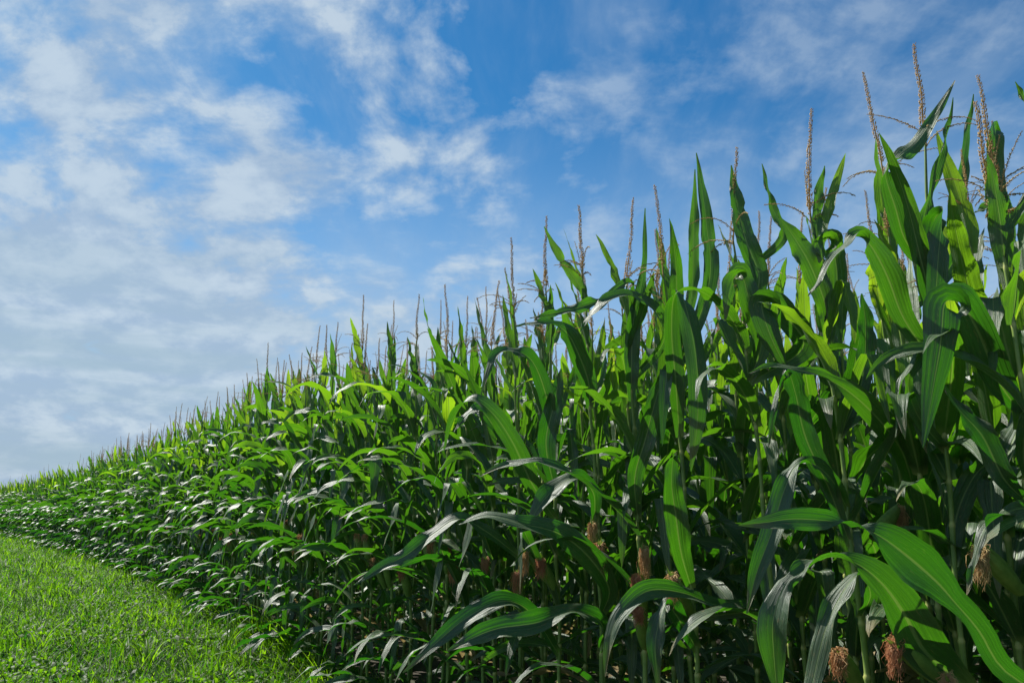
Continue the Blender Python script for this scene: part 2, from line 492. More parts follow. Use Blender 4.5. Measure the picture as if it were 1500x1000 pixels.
# ------------------------------------------------------------------ stalk, tassel, ear
def stalk_geo(top, lean, rnd, nodes, sides=8, r0=.0125, r1=.0052):
    zs, rs, pl = [0.0], [r0 * 1.25], [0.1]
    for zn in nodes:
        r = r0 + (r1 - r0) * (zn / top) ** 1.2
        for dz, k, p in ((-.05, 1.0, 0), (-.012, 1.10, .2), (-.002, 1.22, .9), (.004, 1.0, 1.0), (.012, .86, .35), (.05, .90, .1)):
            zs.append(zn + dz); rs.append(r * k); pl.append(p)
    zs.append(top); rs.append(r1 * .7); pl.append(.1)
    o = np.argsort(zs, kind='stable')
    zs, rs, pl = np.array(zs)[o], np.array(rs)[o], np.array(pl)[o]
    pts = np.array([stalk_at(z, top, lean) for z in zs])
    V, F, U = tube(pts, rs, sides)
    return V, F, U, np.repeat(pl, sides)


def stalk_at(z, top, lean):
    q = (z / top) ** 1.7
    return np.array((lean[0] * q + .006 * math.sin(z * 9 + lean[2]), lean[1] * q + .006 * math.cos(z * 8 + lean[2]), z))


OCT_V = np.array([(0, 0, -1), (1, 0, -.1), (0, 1, -.1), (-1, 0, -.1), (0, -1, -.1), (0, 0, 1)], float)
OCT_F = np.array([(0, 2, 1, -1), (0, 3, 2, -1), (0, 4, 3, -1), (0, 1, 4, -1), (5, 1, 2, -1), (5, 2, 3, -1), (5, 3, 4, -1), (5, 4, 1, -1)])


def spikelets(buf, pts, n, out, ln, wd, rnd, spread, pale, t0=0.0, droop=0.0):
    """florets set round an axis, each its own little kernel"""
    pts = np.asarray(pts, float)
    m = len(pts)
    T = norm(np.gradient(pts, axis=0))
    for i in range(n):
        t = t0 + (1 - t0) * (i + rnd.random()) / n
        x = t * (m - 1); j = min(int(x), m - 2); f = x - j
        c = pts[j] * (1 - f) + pts[j + 1] * f
        d = T[j]
        ref = norm(np.cross(d, (0.3, 0.9, 0.2)))
        b = np.cross(d, ref); a = rnd.uniform(0, 6.283)
        o = ref * math.cos(a) + b * math.sin(a)
        ax = norm(d * (1 - spread) + o * spread + np.array((0, 0, -droop)))
        e1 = norm(np.cross(ax, (0.2, 0.3, 0.9))); e2 = np.cross(ax, e1)
        l = ln * rnd.uniform(.6, 1.25) * (1 - .45 * t); w = wd * rnd.uniform(.7, 1.3) * (1 - .35 * t)
        cc = c + o * out * (1 - .6 * t) + ax * l * .5
        V = cc + OCT_V[:, :1] * e1 * w + OCT_V[:, 1:2] * e2 * w * .7 + OCT_V[:, 2:] * ax * l * .5
        buf.add(V, OCT_F, None, rnd.random(), min(1, max(0, pale + rnd.uniform(-.3, .3))))


def tassel_meshes(rnd, n=1.0, full=True):
    L = rnd.uniform(.36, .50)
    sp = Buf()
    ts = np.linspace(0, 1, 9)
    lx, ly = rnd.uniform(-.05, .05), rnd.uniform(-.05, .05)
    ax = np.stack([lx * ts ** 1.6 + .004 * np.sin(ts * 9), ly * ts ** 1.6, L * ts], -1)
    V, F, U = tube(ax, .0032 * (1 - .7 * ts) + .0004, 5)
    sp.add(V, F, U, .4, .1)
    pb = rnd.uniform(.0, .22)
    spikelets(sp, ax, int(330 * n), .0075, .0135, .0029, rnd, .42, pb, .12)
    br = Buf()
    nb = rnd.randint(4, 8) if full else 3
    for b in range(nb):
        t0 = rnd.uniform(.02, .20)
        st = ax[int(t0 * 8)]
        a = rnd.uniform(0, 6.283)
        Lb = rnd.uniform(.13, .25)
        q = np.linspace(0, 1, 9)
        e0, e1 = (rnd.uniform(.1, .5), rnd.uniform(.15, .7)) if rnd.random() < .15 else (rnd.uniform(.5, 1.1), rnd.uniform(1.5, 2.4))
        e = e0 + (e1 - e0) * q
        d = np.stack([np.cos(a) * np.sin(e), np.sin(a) * np.sin(e), np.cos(e)], -1) * Lb / 8
        C = st + np.vstack([(0, 0, 0), np.cumsum(d[:-1], 0)])
        V, F, U = tube(C, .0016 * (1 - .5 * q) + .0003, 4)
        br.add(V, F, U, .6, .6)
        spikelets(br, C, int(56 * n), .0022, .0115, .0024, rnd, .35, rnd.uniform(.35, .9), .15, .3)
    return sp, br, L


def ear_meshes(rnd, nstr=90):
    """ear leaning off the stalk: husk, silk; local axis +Z is the ear axis"""
    hk = Buf()
    L = rnd.uniform(.19, .24); R = rnd.uniform(.023, .029)
    q = np.linspace(0, 1, 10)
    prof = R * np.sin(np.pi * (0.16 + q * .78)) ** .8
    V, F, U = tube(np.stack([0 * q, 0 * q, q * L], -1), prof, 10)
    hk.add(V, F, U, .5, np.repeat(np.clip((q - .7) * 1.6, 0, .5), 10))
    for i in range(5):                      # husk leaves wrapping it
        a = rnd.uniform(0, 6.283)
        s = np.linspace(0, 1, 9)
        rr = np.interp(s, q, prof) + .0016 + .004 * np.clip(s - .8, 0, 1) * 5
        C = np.stack([np.cos(a) * rr, np.sin(a) * rr, s * (L + rnd.uniform(-.02, .045))], -1)
        N = np.tile((math.cos(a), math.sin(a), 0.), (9, 1)); S = np.tile((-math.sin(a), math.cos(a), 0.), (9, 1))
        W = .018 * np.clip(1 - s ** 3, .03, 1)
        V, F, U = blade(C, -N, S, W, 5, .75, .5, .001, rnd)
        hk.add(V, F, U, rnd.random(), np.repeat(np.clip(s - .6, 0, .6), 5))
    sk = Buf()
    return hk, L, R


def silk_world(origin, axis, L, rnd, n=110, pal=None):
    """matted silk: strands leave the tip, tumble over and hang against the husk"""
    b = Buf()
    hang = rnd.uniform(.07, .13) if n > 100 else rnd.uniform(.035, .09)
    axis = norm(axis)
    e1 = norm(np.cross(axis, (0.1, 0.2, 1.0))); e2 = np.cross(axis, e1)
    sd = np.array((rnd.uniform(-.4, .1), rnd.uniform(-1, -.5), 0))
    pal = rnd.uniform(.0, .7) if pal is None else pal
    k = 9
    s = np.linspace(0, 1, k)
    thick = 1.0 if n > 100 else (1.2 if n > 50 else 1.8)
    for i in range(n):
        a = rnd.uniform(0, 6.283)
        o = e1 * math.cos(a) + e2 * math.sin(a)
        wide = rnd.uniform(.009, .016)
        v0 = axis * rnd.uniform(.012, .034) + o * wide + sd * rnd.uniform(.004, .016)
        g = hang * rnd.uniform(.30, 1.15)
        if rnd.random() < .09:                 # a few loose strands
            wide *= rnd.uniform(1.3, 2.0); g *= rnd.uniform(.5, 1.35)
            v0 = v0 + o * wide * .6
        rise = np.sin(np.clip(s * 2.2, 0, 1.57))
        C = origin + o * .004 + v0 * rise[:, None] + np.outer(np.clip(s - .18, 0, 1) ** 1.1 * 1.22, (0, 0, -g))
        w1, w2 = rnd.uniform(6, 20), rnd.uniform(6, 20)
        C += np.stack([np.sin(s * w1 + a), np.cos(s * w2), .4 * np.sin(s * w2)], -1) * (.0060 * np.clip(s * 2, 0, 1))[:, None]
        w = rnd.uniform(.0006, .0012) * thick
        V, F, U = tube(C, w * (1 - .5 * s), 3)
        b.add(V, F, U, rnd.random(), np.clip(pal + .30 * (1 - s).repeat(3) - .15 + rnd.uniform(-.25, .25), 0, 1))
    return b


# ------------------------------------------------------------------ field edge
EDGE = np.array([(4.4, -.75), (3.35, .55), (2.45, 1.45), (1.55, 2.45), (.76, 3.40), (0, 4.50), (-1.45, 6.5), (-2.75, 8.8), (-5.05, 12.6), (-11, 21.5),
                 (-26, 41.5), (-46, 66), (-70, 95)])
_ed = catmull(EDGE, 1600)
_el = np.r_[0, np.cumsum(np.linalg.norm(np.diff(_ed, axis=0), axis=1))]
_et = norm(np.gradient(_ed, axis=0))
_en = np.stack([_et[:, 1], -_et[:, 0]], -1)          # points into the field


def edge_pt(l, off=0.0):
    i = np.interp(l, _el, np.arange(len(_el)))
    j = int(min(i, len(_el) - 2)); f = i - j
    return _ed[j] * (1 - f) + _ed[j + 1] * f + _en[j] * off


def edge_at_px(px, off=0.0):
    u = (px - 750.0) / FPX
    # horizontal ray at eye level
    c, s_ = math.cos(PITCH), math.sin(PITCH)
    v = -math.tan(PITCH)
    ux = u / (c - v * s_)
    q = _ed + _en * off
    g = q[:, 0] - ux * q[:, 1]
    ok = np.where((np.diff(np.sign(g)) != 0) & (q[:-1, 1] > .5))[0]
    return _el[ok[0]]


def edge_x(y):
    o = np.argsort(_ed[:, 1])
    return np.interp(y, _ed[o, 1], _ed[o, 0])


OUT = math.atan2(-.69, -.72)

# ------------------------------------------------------------------ one corn plant
LEAFN = [0]


def plant_spec(rnd, front, scale=1.0):
    top = rnd.uniform(2.20, 2.46) * scale
    nn = rnd.randint(13, 15)
    z0 = rnd.uniform(.13, .26)
    fr = np.linspace(0, 1, nn)
    z = z0 + (top - .22 - z0) * (fr ** 1.0)
    z = z + np.array([rnd.uniform(-.02, .02) for _ in fr])
    lean = (rnd.uniform(-.07, .03), rnd.uniform(-.04, .04), rnd.uniform(0, 6))
    pl = (OUT + rnd.uniform(-.9, .9)) if front else rnd.uniform(0, math.pi * 2)
    return top, fr, z, lean, pl


def leaf_phi(i, pl, front, rnd):
    ph = pl + (i % 2) * math.pi + rnd.uniform(-.3, .3)
    if front:                       # blades at the edge turn out to the light
        d = ang_diff(ph, OUT)
        ph += d * rnd.uniform(.0, .75)
    return ph


tassel_pool, husk_pool = [], []


def make_pools():
    r = random.Random(5)
    for i in range(14):
        sp, br, L = tassel_meshes(r)
        tassel_pool.append((sp.mesh('tassel_spike', [M_TASSEL]), br.mesh('tassel_branches', [M_TASSEL]), L))
    for i in range(8):
        hk, L, R = ear_meshes(r)
        husk_pool.append((hk.mesh('husk', [M_HUSK]), L))


make_pools()


def corn_plant(x, y, rnd, label, group, front=True, keep=None, hero=(), ear=None, detail=2, top=None, scale=1.0, lean=None, tip=None):
    """Empty at the stalk's foot > stalk, leaf x n, tassel (> tassel_branches), ear (> silk)"""
    root = bpy.data.objects.new('corn_plant', None)
    root.empty_display_size = .1
    scene.collection.objects.link(root)
    root.location = (x, y, 0)
    root['label'] = label; root['category'] = 'corn plant'; root['group'] = group
    tp, fr, zs, ln, pl = plant_spec(rnd, front, scale)
    if top:
        zs = zs * (top / tp); tp = top
    if lean is not None:
        ln = lean
    nu, nv = ((20, 7), (16, 5), (11, 3))[2 - detail]
    V, F, U, pa = stalk_geo(tp, ln, rnd, zs, (9, 7, 5)[2 - detail], r0=rnd.uniform(.0105, .0135))
    link('stalk', make_mesh('stalk', V, F, U, rnd.random(), pa, [M_STALK]), root)
    lt = rnd.uniform(.1, .9)
    for i, (h, z) in enumerate(zip(fr, zs)):
        ph = leaf_phi(i, pl, front, rnd)
        use = keep is None or rnd.random() < keep(h)
        st = rnd.getstate()
        if not use:
            continue
        V, F, U, pa = grown_leaf(stalk_at(z, tp, ln), ph, h, rnd, nu, nv, .55 if front else .35, (1.02, 1.28, 1.40)[2 - detail] + (0 if front else .14))
        link('leaf', make_mesh('leaf', V, F, U, min(1, max(0, lt * .25 + .45 * rnd.random() + .60 * (h - .35))), pa, [M_DRY if (i < 2 and h < .1 and not front and rnd.random() < .35) else M_LEAF]), root)
    for K in hero:
        zb = P(K[0][0], K[0][1], K[0][2])[2]
        zb = min(max(zb, .15), tp - .1)
        b = stalk_at(zb, tp, ln) + np.array((x, y, 0))
        V, F, U, pa = shaped_leaf(K, rnd, base=b)
        V = V - np.array((x, y, 0))
        link('leaf', make_mesh('leaf', V, F, U, K[0][5] if len(K[0]) > 5 else min(1, max(0, rnd.uniform(.05, .5) + .55 * (zb / tp - .45))), pa, [M_LEAF]), root)
    ti = rnd.randrange(len(tassel_pool)) if tip is None else int(tip[1])
    t = link('tassel', tassel_pool[ti][0], root)
    t.location = stalk_at(tp, tp, ln) - np.array((0, 0, .04))
    t.rotation_euler = (rnd.uniform(-.08, .08), rnd.uniform(-.10, .06), rnd.uniform(0, 6.28))
    sc = rnd.uniform(.60, 1.0) if tip is None else 1.0
    t.scale = (sc, sc, sc)
    if detail > 0 or rnd.random() < .5:
        link('tassel_branches', tassel_pool[ti][1], t)
    if ear is None:
        ear = 1 if (front and rnd.random() < .8) else 0
    for e in range(ear if isinstance(ear, int) else len(ear)):
        hm, L = husk_pool[rnd.randrange(len(husk_pool))]
        pal = None
        if isinstance(ear, int):
            z = rnd.uniform(.95, 1.25) - e * .2
            a = OUT + rnd.uniform(-1.0, 1.0)
            tilt = rnd.uniform(.22, .45)
            p0 = stalk_at(z - L * .9, tp, ln) + np.array((math.cos(a), math.sin(a), 0)) * .016
            axv = Vector((math.cos(a) * math.sin(tilt), math.sin(a) * math.sin(tilt), math.cos(tilt)))
        else:                                         # an ear whose tip is known
            tipp, pal = ear[e]
            tipp = tipp - np.array((x, y, 0))
            foot = stalk_at(tipp[2] - L * .92, tp, ln)
            axv = Vector(tipp - foot).normalized()
            p0 = tipp - np.array(axv) * L
        o = link('ear', hm, root)
        o.location = p0
        o.rotation_mode = 'QUATERNION'
        q = axv.to_track_quat('Z', 'Y')
        o.rotation_quaternion = q
        sw = silk_world(np.array((0, 0, 0)), np.array(axv), L, rnd, 230 if detail == 2 else (70 if detail == 1 else 36), pal)
        Vs, Fs, Us, Ts, Ps, Ms = sw.cat()
        qi = np.array(q.to_matrix())         # world offsets -> ear space
        Vs = Vs @ qi + np.array((0, 0, L * .93))
        link('silk', make_mesh('silk', Vs, Fs, Us, Ts, Ps, [M_SILK]), o)
    return root


# ------------------------------------------------------------------ the plants nearest the lane
placed = []
# px of the stalk at eye level; tip = photo row of the tassel's tip; blades: rows of
# (px, py, metres towards the lane(-)/into the field(+), width in px, roll in degrees)
HEROES = [
 dict(px=1490, tip=112, lean=(.07, 0, 1), label='corn plant with thick tassel and large tan silk at the right of the photo',
  keep=lambda h: .0 if .25 < h < .55 else .8,
  ears=[(1434, 800, -.10, 1.0)],
  blades=[
   [(1484, 600, 0, 22, 20), (1462, 556, -.06, 55, 10), (1435, 490, -.12, 62, 5), (1412, 449, -.17, 62, 20), (1398, 441, -.20, 60, 75), (1383, 447, -.23, 60, 150), (1378, 500, -.22, 56, 168), (1366, 570, -.20, 36, 170), (1352, 655, -.18, 3, 175)],
   [(1560, 800, 0, 12, 60), (1530, 752, -.1, 22, 50), (1492, 745, -.16, 27, 30), (1452, 764, -.22, 20, 80), (1434, 795, -.24, 15, 30), (1424, 840, -.24, 12, 30), (1416, 872, -.24, 2, 40)],
   [(1486, 735, 0, 18, 20), (1470, 700, -.04, 40, 10), (1440, 640, -.05, 46, 10), (1405, 600, -.04, 30, 50), (1380, 560, 0, 3, 60)],
   [(1456, 340, 0, 14, 20), (1462, 300, .03, 34, 15), (1458, 240, .05, 36, 0), (1458, 200, .04, 34, 15), (1460, 192, .1, 34, 70), (1462, 240, .14, 26, 160), (1464, 300, .16, 3, 170)],
   [(1462, 330, 0, 12, 30), (1485, 316, -.06, 30, 55), (1450, 305, -.14, 24, 55), (1428, 312, -.2, 3, 60)],
   [(1488, 700, 0, 16, 30), (1500, 640, -.05, 40, 20), (1520, 600, -.1, 36, 40), (1540, 660, -.12, 3, 40)],
  ]),
 dict(px=1380, tip=62, lean=(.09, .02, 2), label='tallest corn plant, its zigzag folded top blade under a thick dark tassel',
  keep=lambda h: .0 if .2 < h < .5 or h > .8 else .6, ears=[(1308, 935, -.14, .1), (1388, 990, -.2, .7)],
  blades=[
   [(1339, 400, 0, 16, 10), (1328, 355, -.04, 36, 12), (1312, 305, -.09, 40, 10), (1298, 262, -.12, 30, 35), (1300, 245, -.13, 30, 70), (1322, 226, -.12, 34, 150), (1345, 206, -.10, 28, 165), (1372, 165, -.07, 18, 160), (1399, 118, -.04, 2, 150)],
   [(1349, 400, 0, 12, 10), (1352, 340, .0, 26, 20), (1366, 270, .0, 22, 40), (1385, 200, 0, 15, 45), (1396, 143, .02, 2, 40)],
   [(1350, 480, 0, 14, 0), (1356, 400, -.04, 38, 8), (1368, 325, -.06, 44, 5), (1380, 318, -.10, 44, 70), (1376, 360, -.14, 40, 165), (1370, 440, -.14, 30, 170), (1366, 500, -.12, 3, 160)],
   [(1352, 540, 0, 20, 0), (1326, 470, -.05, 42, 10), (1300, 405, -.10, 52, 15), (1275, 360, -.14, 48, 40), (1252, 347, -.18, 34, 80), (1226, 372, -.24, 22, 60), (1204, 405, -.27, 14, 50), (1184, 434, -.28, 2, 40)],
   [(1376, 1005, 0, 40, 0), (1356, 955, -.10, 80, 15), (1325, 900, -.17, 82, 12), (1292, 855, -.22, 58, 25), (1252, 824, -.26, 34, 60), (1212, 816, -.30, 26, 72), (1176, 836, -.33, 24, 60), (1150, 856, -.35, 26, 10), (1133, 905, -.36, 48, 12), (1134, 960, -.35, 36, 10), (1140, 1030, -.33, 4, 15)],
   [(1374, 660, 0, 16, 0), (1345, 610, -.02, 34, 20), (1330, 560, -.02, 26, 30), (1346, 520, 0, 18, 60), (1322, 556, -.06, 14, 60), (1312, 640, -.08, 3, 60)],
   [(1384, 830, 0, 16, 0), (1400, 760, .04, 40, 10), (1425, 700, .05, 44, 10), (1452, 680, .04, 34, 40), (1470, 720, .0, 3, 50)],
  ]),
 dict(px=1530, tip=150, lean=(-.03, 0, 2), off=-.16, label='corn plant half outside the photo, its long dark blade rising from the lower right corner',
  keep=lambda h: .0 if h < .6 else .6, ears=[],
  blades=[
   [(1520, 1040, 0, 20, 10), (1475, 985, -.10, 42, 15), (1435, 925, -.16, 46, 15), (1400, 884, -.20, 40, 40), (1372, 852, -.22, 64, 15), (1330, 815, -.24, 78, 4), (1288, 785, -.26, 46, 30), (1248, 768, -.27, 15, 72), (1205, 762, -.27, 34, 15), (1160, 760, -.27, 37, 6), (1120, 765, -.27, 22, 8), (1082, 769, -.27, 2, 10)],
   [(1530, 300, 0, 12, 10), (1524, 240, -.02, 18, 30), (1505, 160, -.03, 14, 30), (1487, 120, -.04, 2, 30)],
  ]),
 dict(px=1252, tip=152, lean=(-.06, .02, .5), label='corn plant with a thick reddish tassel and a long leaf hanging beside its pale stalk',
  keep=lambda h: .6 if h < .2 else (.0 if h < .5 else .8), ears=[(1318, 742, .15, .8), (1228, 950, -.16, .4)],
  blades=[
   [(1240, 745, 0, 14, 20), (1220, 705, -.06, 30, 30), (1192, 680, -.12, 28, 60), (1166, 682, -.17, 26, 50), (1148, 720, -.2, 36, 10), (1130, 780, -.22, 38, 5), (1108, 840, -.23, 26, 10), (1094, 898, -.22, 2, 15)],
   [(1222, 490, 0, 14, 10), (1210, 450, .0, 40, 8), (1190, 395, -.02, 46, 10), (1168, 355, -.03, 38, 15), (1142, 318, -.04, 3, 20)],
   [(1222, 470, 0, 12, 10), (1226, 420, .02, 38, 0), (1222, 370, .02, 42, 10), (1214, 350, -.02, 40, 70), (1204, 362, -.05, 34, 155), (1200, 385, -.06, 3, 165)],
   [(1216, 400, 0, 10, 10), (1196, 350, .02, 18, 20), (1198, 290, .04, 22, 20), (1208, 243, .04, 2, 20)],
   [(1240, 640, 0, 14, 10), (1262, 560, .04, 34, 12), (1268, 480, .04, 34, 20), (1262, 430, .02, 3, 20)],
   [(1246, 800, 0, 14, 0), (1216, 720, -.03, 32, 12), (1180, 640, -.06, 44, 8), (1165, 575, -.09, 40, 18), (1152, 545, -.12, 20, 70), (1136, 590, -.15, 12, 30), (1126, 655, -.15, 2, 30)],
   [(1258, 905, 0, 16, 0), (1275, 870, -.10, 30, 40), (1255, 842, -.14, 26, 70), (1215, 905, -.2, 34, 30), (1190, 1000, -.2, 30, 20), (1180, 1060, -.2, 4, 20)],
  ]),
 dict(px=1345, tip=95, lean=(.02, .05, .9), off=.3, label='corn plant behind the tallest one with a slim tassel and upright narrow blades',
  keep=lambda h: .6, ears=[],
  blades=[
   [(1392, 470, 0, 14, 0), (1398, 380, .0, 30, 20), (1405, 280, .0, 24, 30), (1416, 200, 0, 16, 30), (1426, 138, 0, 2, 30)],
   [(1350, 745, 0, 14, 0), (1334, 700, -.1, 34, 20), (1318, 655, -.16, 44, 10), (1285, 612, -.22, 44, 12), (1245, 575, -.26, 40, 20), (1205, 552, -.30, 24, 55), (1165, 540, -.32, 16, 66), (1130, 536, -.33, 14, 50), (1096, 547, -.34, 2, 30)],
  ]),
 dict(px=1128, tip=222, lean=(-.08, .02, .2), off=.12, label='corn plant with a wide erect bright green blade beside its slanted tassel',
  keep=lambda h: .5 if h < .7 else .7, ears=[],
  blades=[
   [(1132, 470, 0, 16, 8), (1112, 410, -.02, 38, 6), (1092, 350, -.02, 40, 8), (1078, 290, -.01, 26, 10), (1071, 242, 0, 2, 14)],
   [(1150, 400, 0, 10, 8), (1146, 350, -.02, 20, 6), (1130, 300, -.01, 16, 30), (1116, 240, 0, 2, 30)],
   [(1196, 560, 0, 16, 0), (1176, 510, -.05, 46, 8), (1150, 462, -.1, 50, 12), (1134, 445, -.14, 50, 60), (1116, 447, -.17, 48, 150), (1130, 495, -.17, 38, 168), (1156, 546, -.15, 3, 172)],
   [(1140, 560, 0, 14, 0), (1115, 500, -.03, 40, 8), (1098, 440, -.06, 44, 8), (1085, 400, -.06, 38, 40), (1070, 420, -.12, 30, 150), (1062, 470, -.14, 3, 160)],
  ]),
 dict(px=1012, tip=265, lean=(-.08, .0, .7), label='corn plant with a long broad blade draped straight down from its high fold',
  keep=lambda h: .5 if h < .75 else .8, ears=[(984, 838, -.12, .9)],
  blades=[
   [(1004, 640, 0, 16, 0), (990, 560, -.06, 34, 10), (984, 490, -.10, 34, 10), (986, 440, -.14, 32, 40), (996, 428, -.18, 34, 80), (1008, 462, -.22, 36, 160), (1020, 530, -.22, 37, 172), (1022, 610, -.2, 30, 168), (1012, 690, -.18, 3, 160)],
   [(1000, 860, 0, 18, 0), (998, 810, -.08, 38, 8), (990, 755, -.14, 45, 4), (984, 705, -.18, 34, 12), (988, 665, -.2, 20, 60), (1000, 690, -.22, 3, 70)],
   [(1150, 900, .1, 14, 30), (1110, 892, -.05, 26, 50), (1050, 886, -.16, 24, 60), (1000, 868, -.24, 30, 30), (950, 865, -.29, 34, 20), (912, 895, -.31, 28, 20), (895, 930, -.32, 22, 35), (886, 990, -.32, 3, 40)],
   [(1002, 520, 0, 10, 10), (1012, 440, .02, 22, 10), (1016, 340, .03, 22, 14), (1018, 248, .03, 2, 16)],
   [(1004, 560, 0, 14, 8), (1038, 420, .02, 32, 10), (1034, 320, .02, 26, 14), (1020, 224, .03, 2, 16)],
   [(1003, 950, 0, 20, 8), (990, 900, -.1, 34, 20), (975, 885, -.15, 26, 60), (960, 940, -.2, 30, 20), (965, 1010, -.2, 4, 20)],
  ]),
 dict(px=938, tip=288, lean=(-.04, .0, .1), label='corn plant with a chain of reddish silks hanging down its stalk',
  keep=lambda h: .5 if h < .6 else .75, ears=[(944, 800, -.12, .7), (932, 842, -.10, 0.05), (936, 890, -.1, 0.0)],
  blades=[
   [(940, 596, 0, 14, 0), (925, 530, -.02, 30, 10), (928, 470, -.02, 28, 12), (942, 400, 0, 16, 20), (945, 305, 0, 2, 20)],
   [(932, 760, 0, 16, 0), (930, 700, -.06, 30, 10), (946, 640, -.1, 38, 12), (965, 570, -.12, 30, 15), (985, 520, -.12, 3, 30)],
   [(965, 560, 0, 12, 0), (972, 500, -.02, 22, 30), (958, 452, -.06, 26, 55), (925, 432, -.12, 26, 50), (890, 438, -.18, 22, 50), (865, 462, -.22, 14, 40), (850, 486, -.22, 2, 40)],
   [(945, 470, 0, 10, 20), (925, 415, -.05, 16, 50), (880, 440, -.12, 20, 40), (830, 455, -.18, 20, 30), (776, 466, -.22, 2, 30)],
  ]),
 dict(px=878, tip=298, lean=(-.06, .0, .4), label='corn plant with a fat brown silk above a long diagonal blade',
  keep=lambda h: .5 if h < .6 else .7, ears=[(878, 795, -.12, .35), (868, 765, -.02, .9)],
  blades=[
   [(874, 598, 0, 12, 0), (862, 560, -.05, 34, 6), (848, 520, -.1, 38, 8), (830, 487, -.14, 34, 25), (806, 474, -.18, 20, 66), (780, 474, -.2, 14, 50), (755, 478, -.2, 2, 40)],
   [(925, 900, 0, 14, 20), (892, 862, -.1, 34, 10), (862, 815, -.18, 44, 8), (820, 782, -.24, 44, 20), (770, 768, -.29, 32, 50), (715, 755, -.33, 24, 55), (672, 768, -.35, 2, 55)],
   [(902, 945, 0, 16, 20), (880, 912, -.1, 30, 40), (840, 895, -.18, 34, 50), (785, 912, -.26, 42, 18), (730, 920, -.3, 38, 14), (690, 935, -.32, 24, 14), (655, 953, -.33, 2, 14)],
   [(870, 440, 0, 10, 0), (850, 420, .0, 20, 20), (822, 380, 0, 20, 20), (797, 332, 0, 2, 24)],
   [(880, 760, 0, 14, 0), (868, 720, -.05, 30, 30), (840, 700, -.12, 30, 50), (800, 728, -.2, 36, 30), (770, 775, -.22, 3, 30)],
  ]),
 dict(px=818, tip=318, lean=(-.05, .0, .8), label='corn plant with a short tan silk and a crimson hanging silk beside it',
  keep=lambda h: .6, ears=[(770, 808, -.05, .8), (793, 818, -.1, .0)],
  blades=[
   [(800, 760, 0, 14, 0), (778, 706, -.08, 34, 8), (752, 650, -.15, 38, 12), (722, 606, -.2, 34, 30), (690, 585, -.22, 28, 70), (664, 612, -.24, 22, 120), (650, 660, -.24, 2, 140)],
   [(812, 640, 0, 12, 0), (800, 580, -.05, 32, 8), (780, 530, -.1, 30, 30), (750, 513, -.15, 22, 60), (722, 525, -.2, 18, 40), (704, 582, -.2, 2, 40)],
   [(815, 720, 0, 14, 0), (800, 650, -.03, 38, 6), (812, 590, -.04, 36, 6), (822, 540, -.03, 3, 10)],
   [(812, 960, 0, 14, 20), (780, 900, -.1, 30, 30), (740, 880, -.18, 34, 40), (690, 900, -.25, 34, 20), (640, 940, -.3, 22, 20), (590, 985, -.3, 2, 20)],
  ]),
 dict(px=762, tip=350, lean=(-.04, .0, .3), label='corn plant with a long tapering blade reaching left across the lower middle',
  keep=lambda h: .6, ears=[(757, 835, -.04, .1)],
  blades=[
   [(740, 815, 0, 14, 20), (712, 778, -.08, 24, 30), (672, 760, -.14, 28, 60), (634, 782, -.18, 28, 40), (596, 812, -.22, 26, 20), (556, 832, -.24, 18, 30), (520, 856, -.25, 2, 20)],
   [(745, 690, 0, 14, 20), (720, 620, -.08, 26, 30), (700, 600, -.12, 22, 60), (680, 612, -.15, 16, 40), (665, 632, -.15, 2, 40)],
  ]),
]


def build_heroes():
    for k, h in enumerate(HEROES):
        off = h.get('off', 0.0)
        p = edge_pt(edge_at_px(h['px'], off), off)
        Y = p[1]
        sc = Y / FPX * .78
        cv = lambda q: (q[0], q[1], Y + q[2], q[3] * sc, q[4])
        rnd = random.Random(400 + k)
        tipz = P(h['px'], h['tip'], Y)[2]
        ti = k % len(tassel_pool)
        top = min(max(tipz - tassel_pool[ti][2] + .04, 2.15), 2.75)
        ears = [(P(e[0], e[1], Y + e[2]), e[3]) for e in h['ears']]
        corn_plant(p[0], p[1], rnd, h['label'], 'corn plants in the edge row', True, keep=h['keep'],
                   hero=[[cv(q) for q in b] for b in h['blades']], ear=ears, detail=2, top=top, lean=h['lean'], tip=(0, ti))
        placed.append((p[0], p[1]))


build_heroes()

# ------------------------------------------------------------------ individual plants
def far_enough(p, d=.10):
    return all((p[0] - q[0]) ** 2 + (p[1] - q[1]) ** 2 > d * d for q in placed)

rp = random.Random(31)
ROW = .70
cand = []
l = 0.0
while l < 9:
    off = rp.uniform(.14, .36)
    p = edge_pt(l, off)
    l += rp.uniform(.16, .26)
    if p[1] > 1.2 and (735 - 750) / FPX < p[0] / p[1] < .74 and far_enough(p, .13):
        cand.append((math.hypot(*p), 1, p, math.hypot(*p)))
        placed.append((p[0], p[1]))
for r in range(0, 4):
    l = rp.uniform(0, .2)
    while l < 60:
        p = edge_pt(l, r * ROW + rp.uniform(-.05, .05))
        l += rp.uniform(.14, .21)
        d = math.hypot(p[0], p[1])
        if r == 0 and p[0] / max(p[1], .1) > (735 - 750) / FPX and p[1] > 1.2 and p[0] / p[1] < .74:
            continue
        if r == 1 and not far_enough(p, .16):
            continue
        if p[1] < 1.2 or p[0] / p[1] > .74 or d < 1.6:
            cand.append((1e9, r, p, d)); continue
        score = d * (1 + .75 * r)
        cand.append((score, r, p, d))
order = sorted(range(len(cand)), key=lambda i: cand[i][0])
N_IND = 300 - len(HEROES)
ind = set(order[:N_IND])

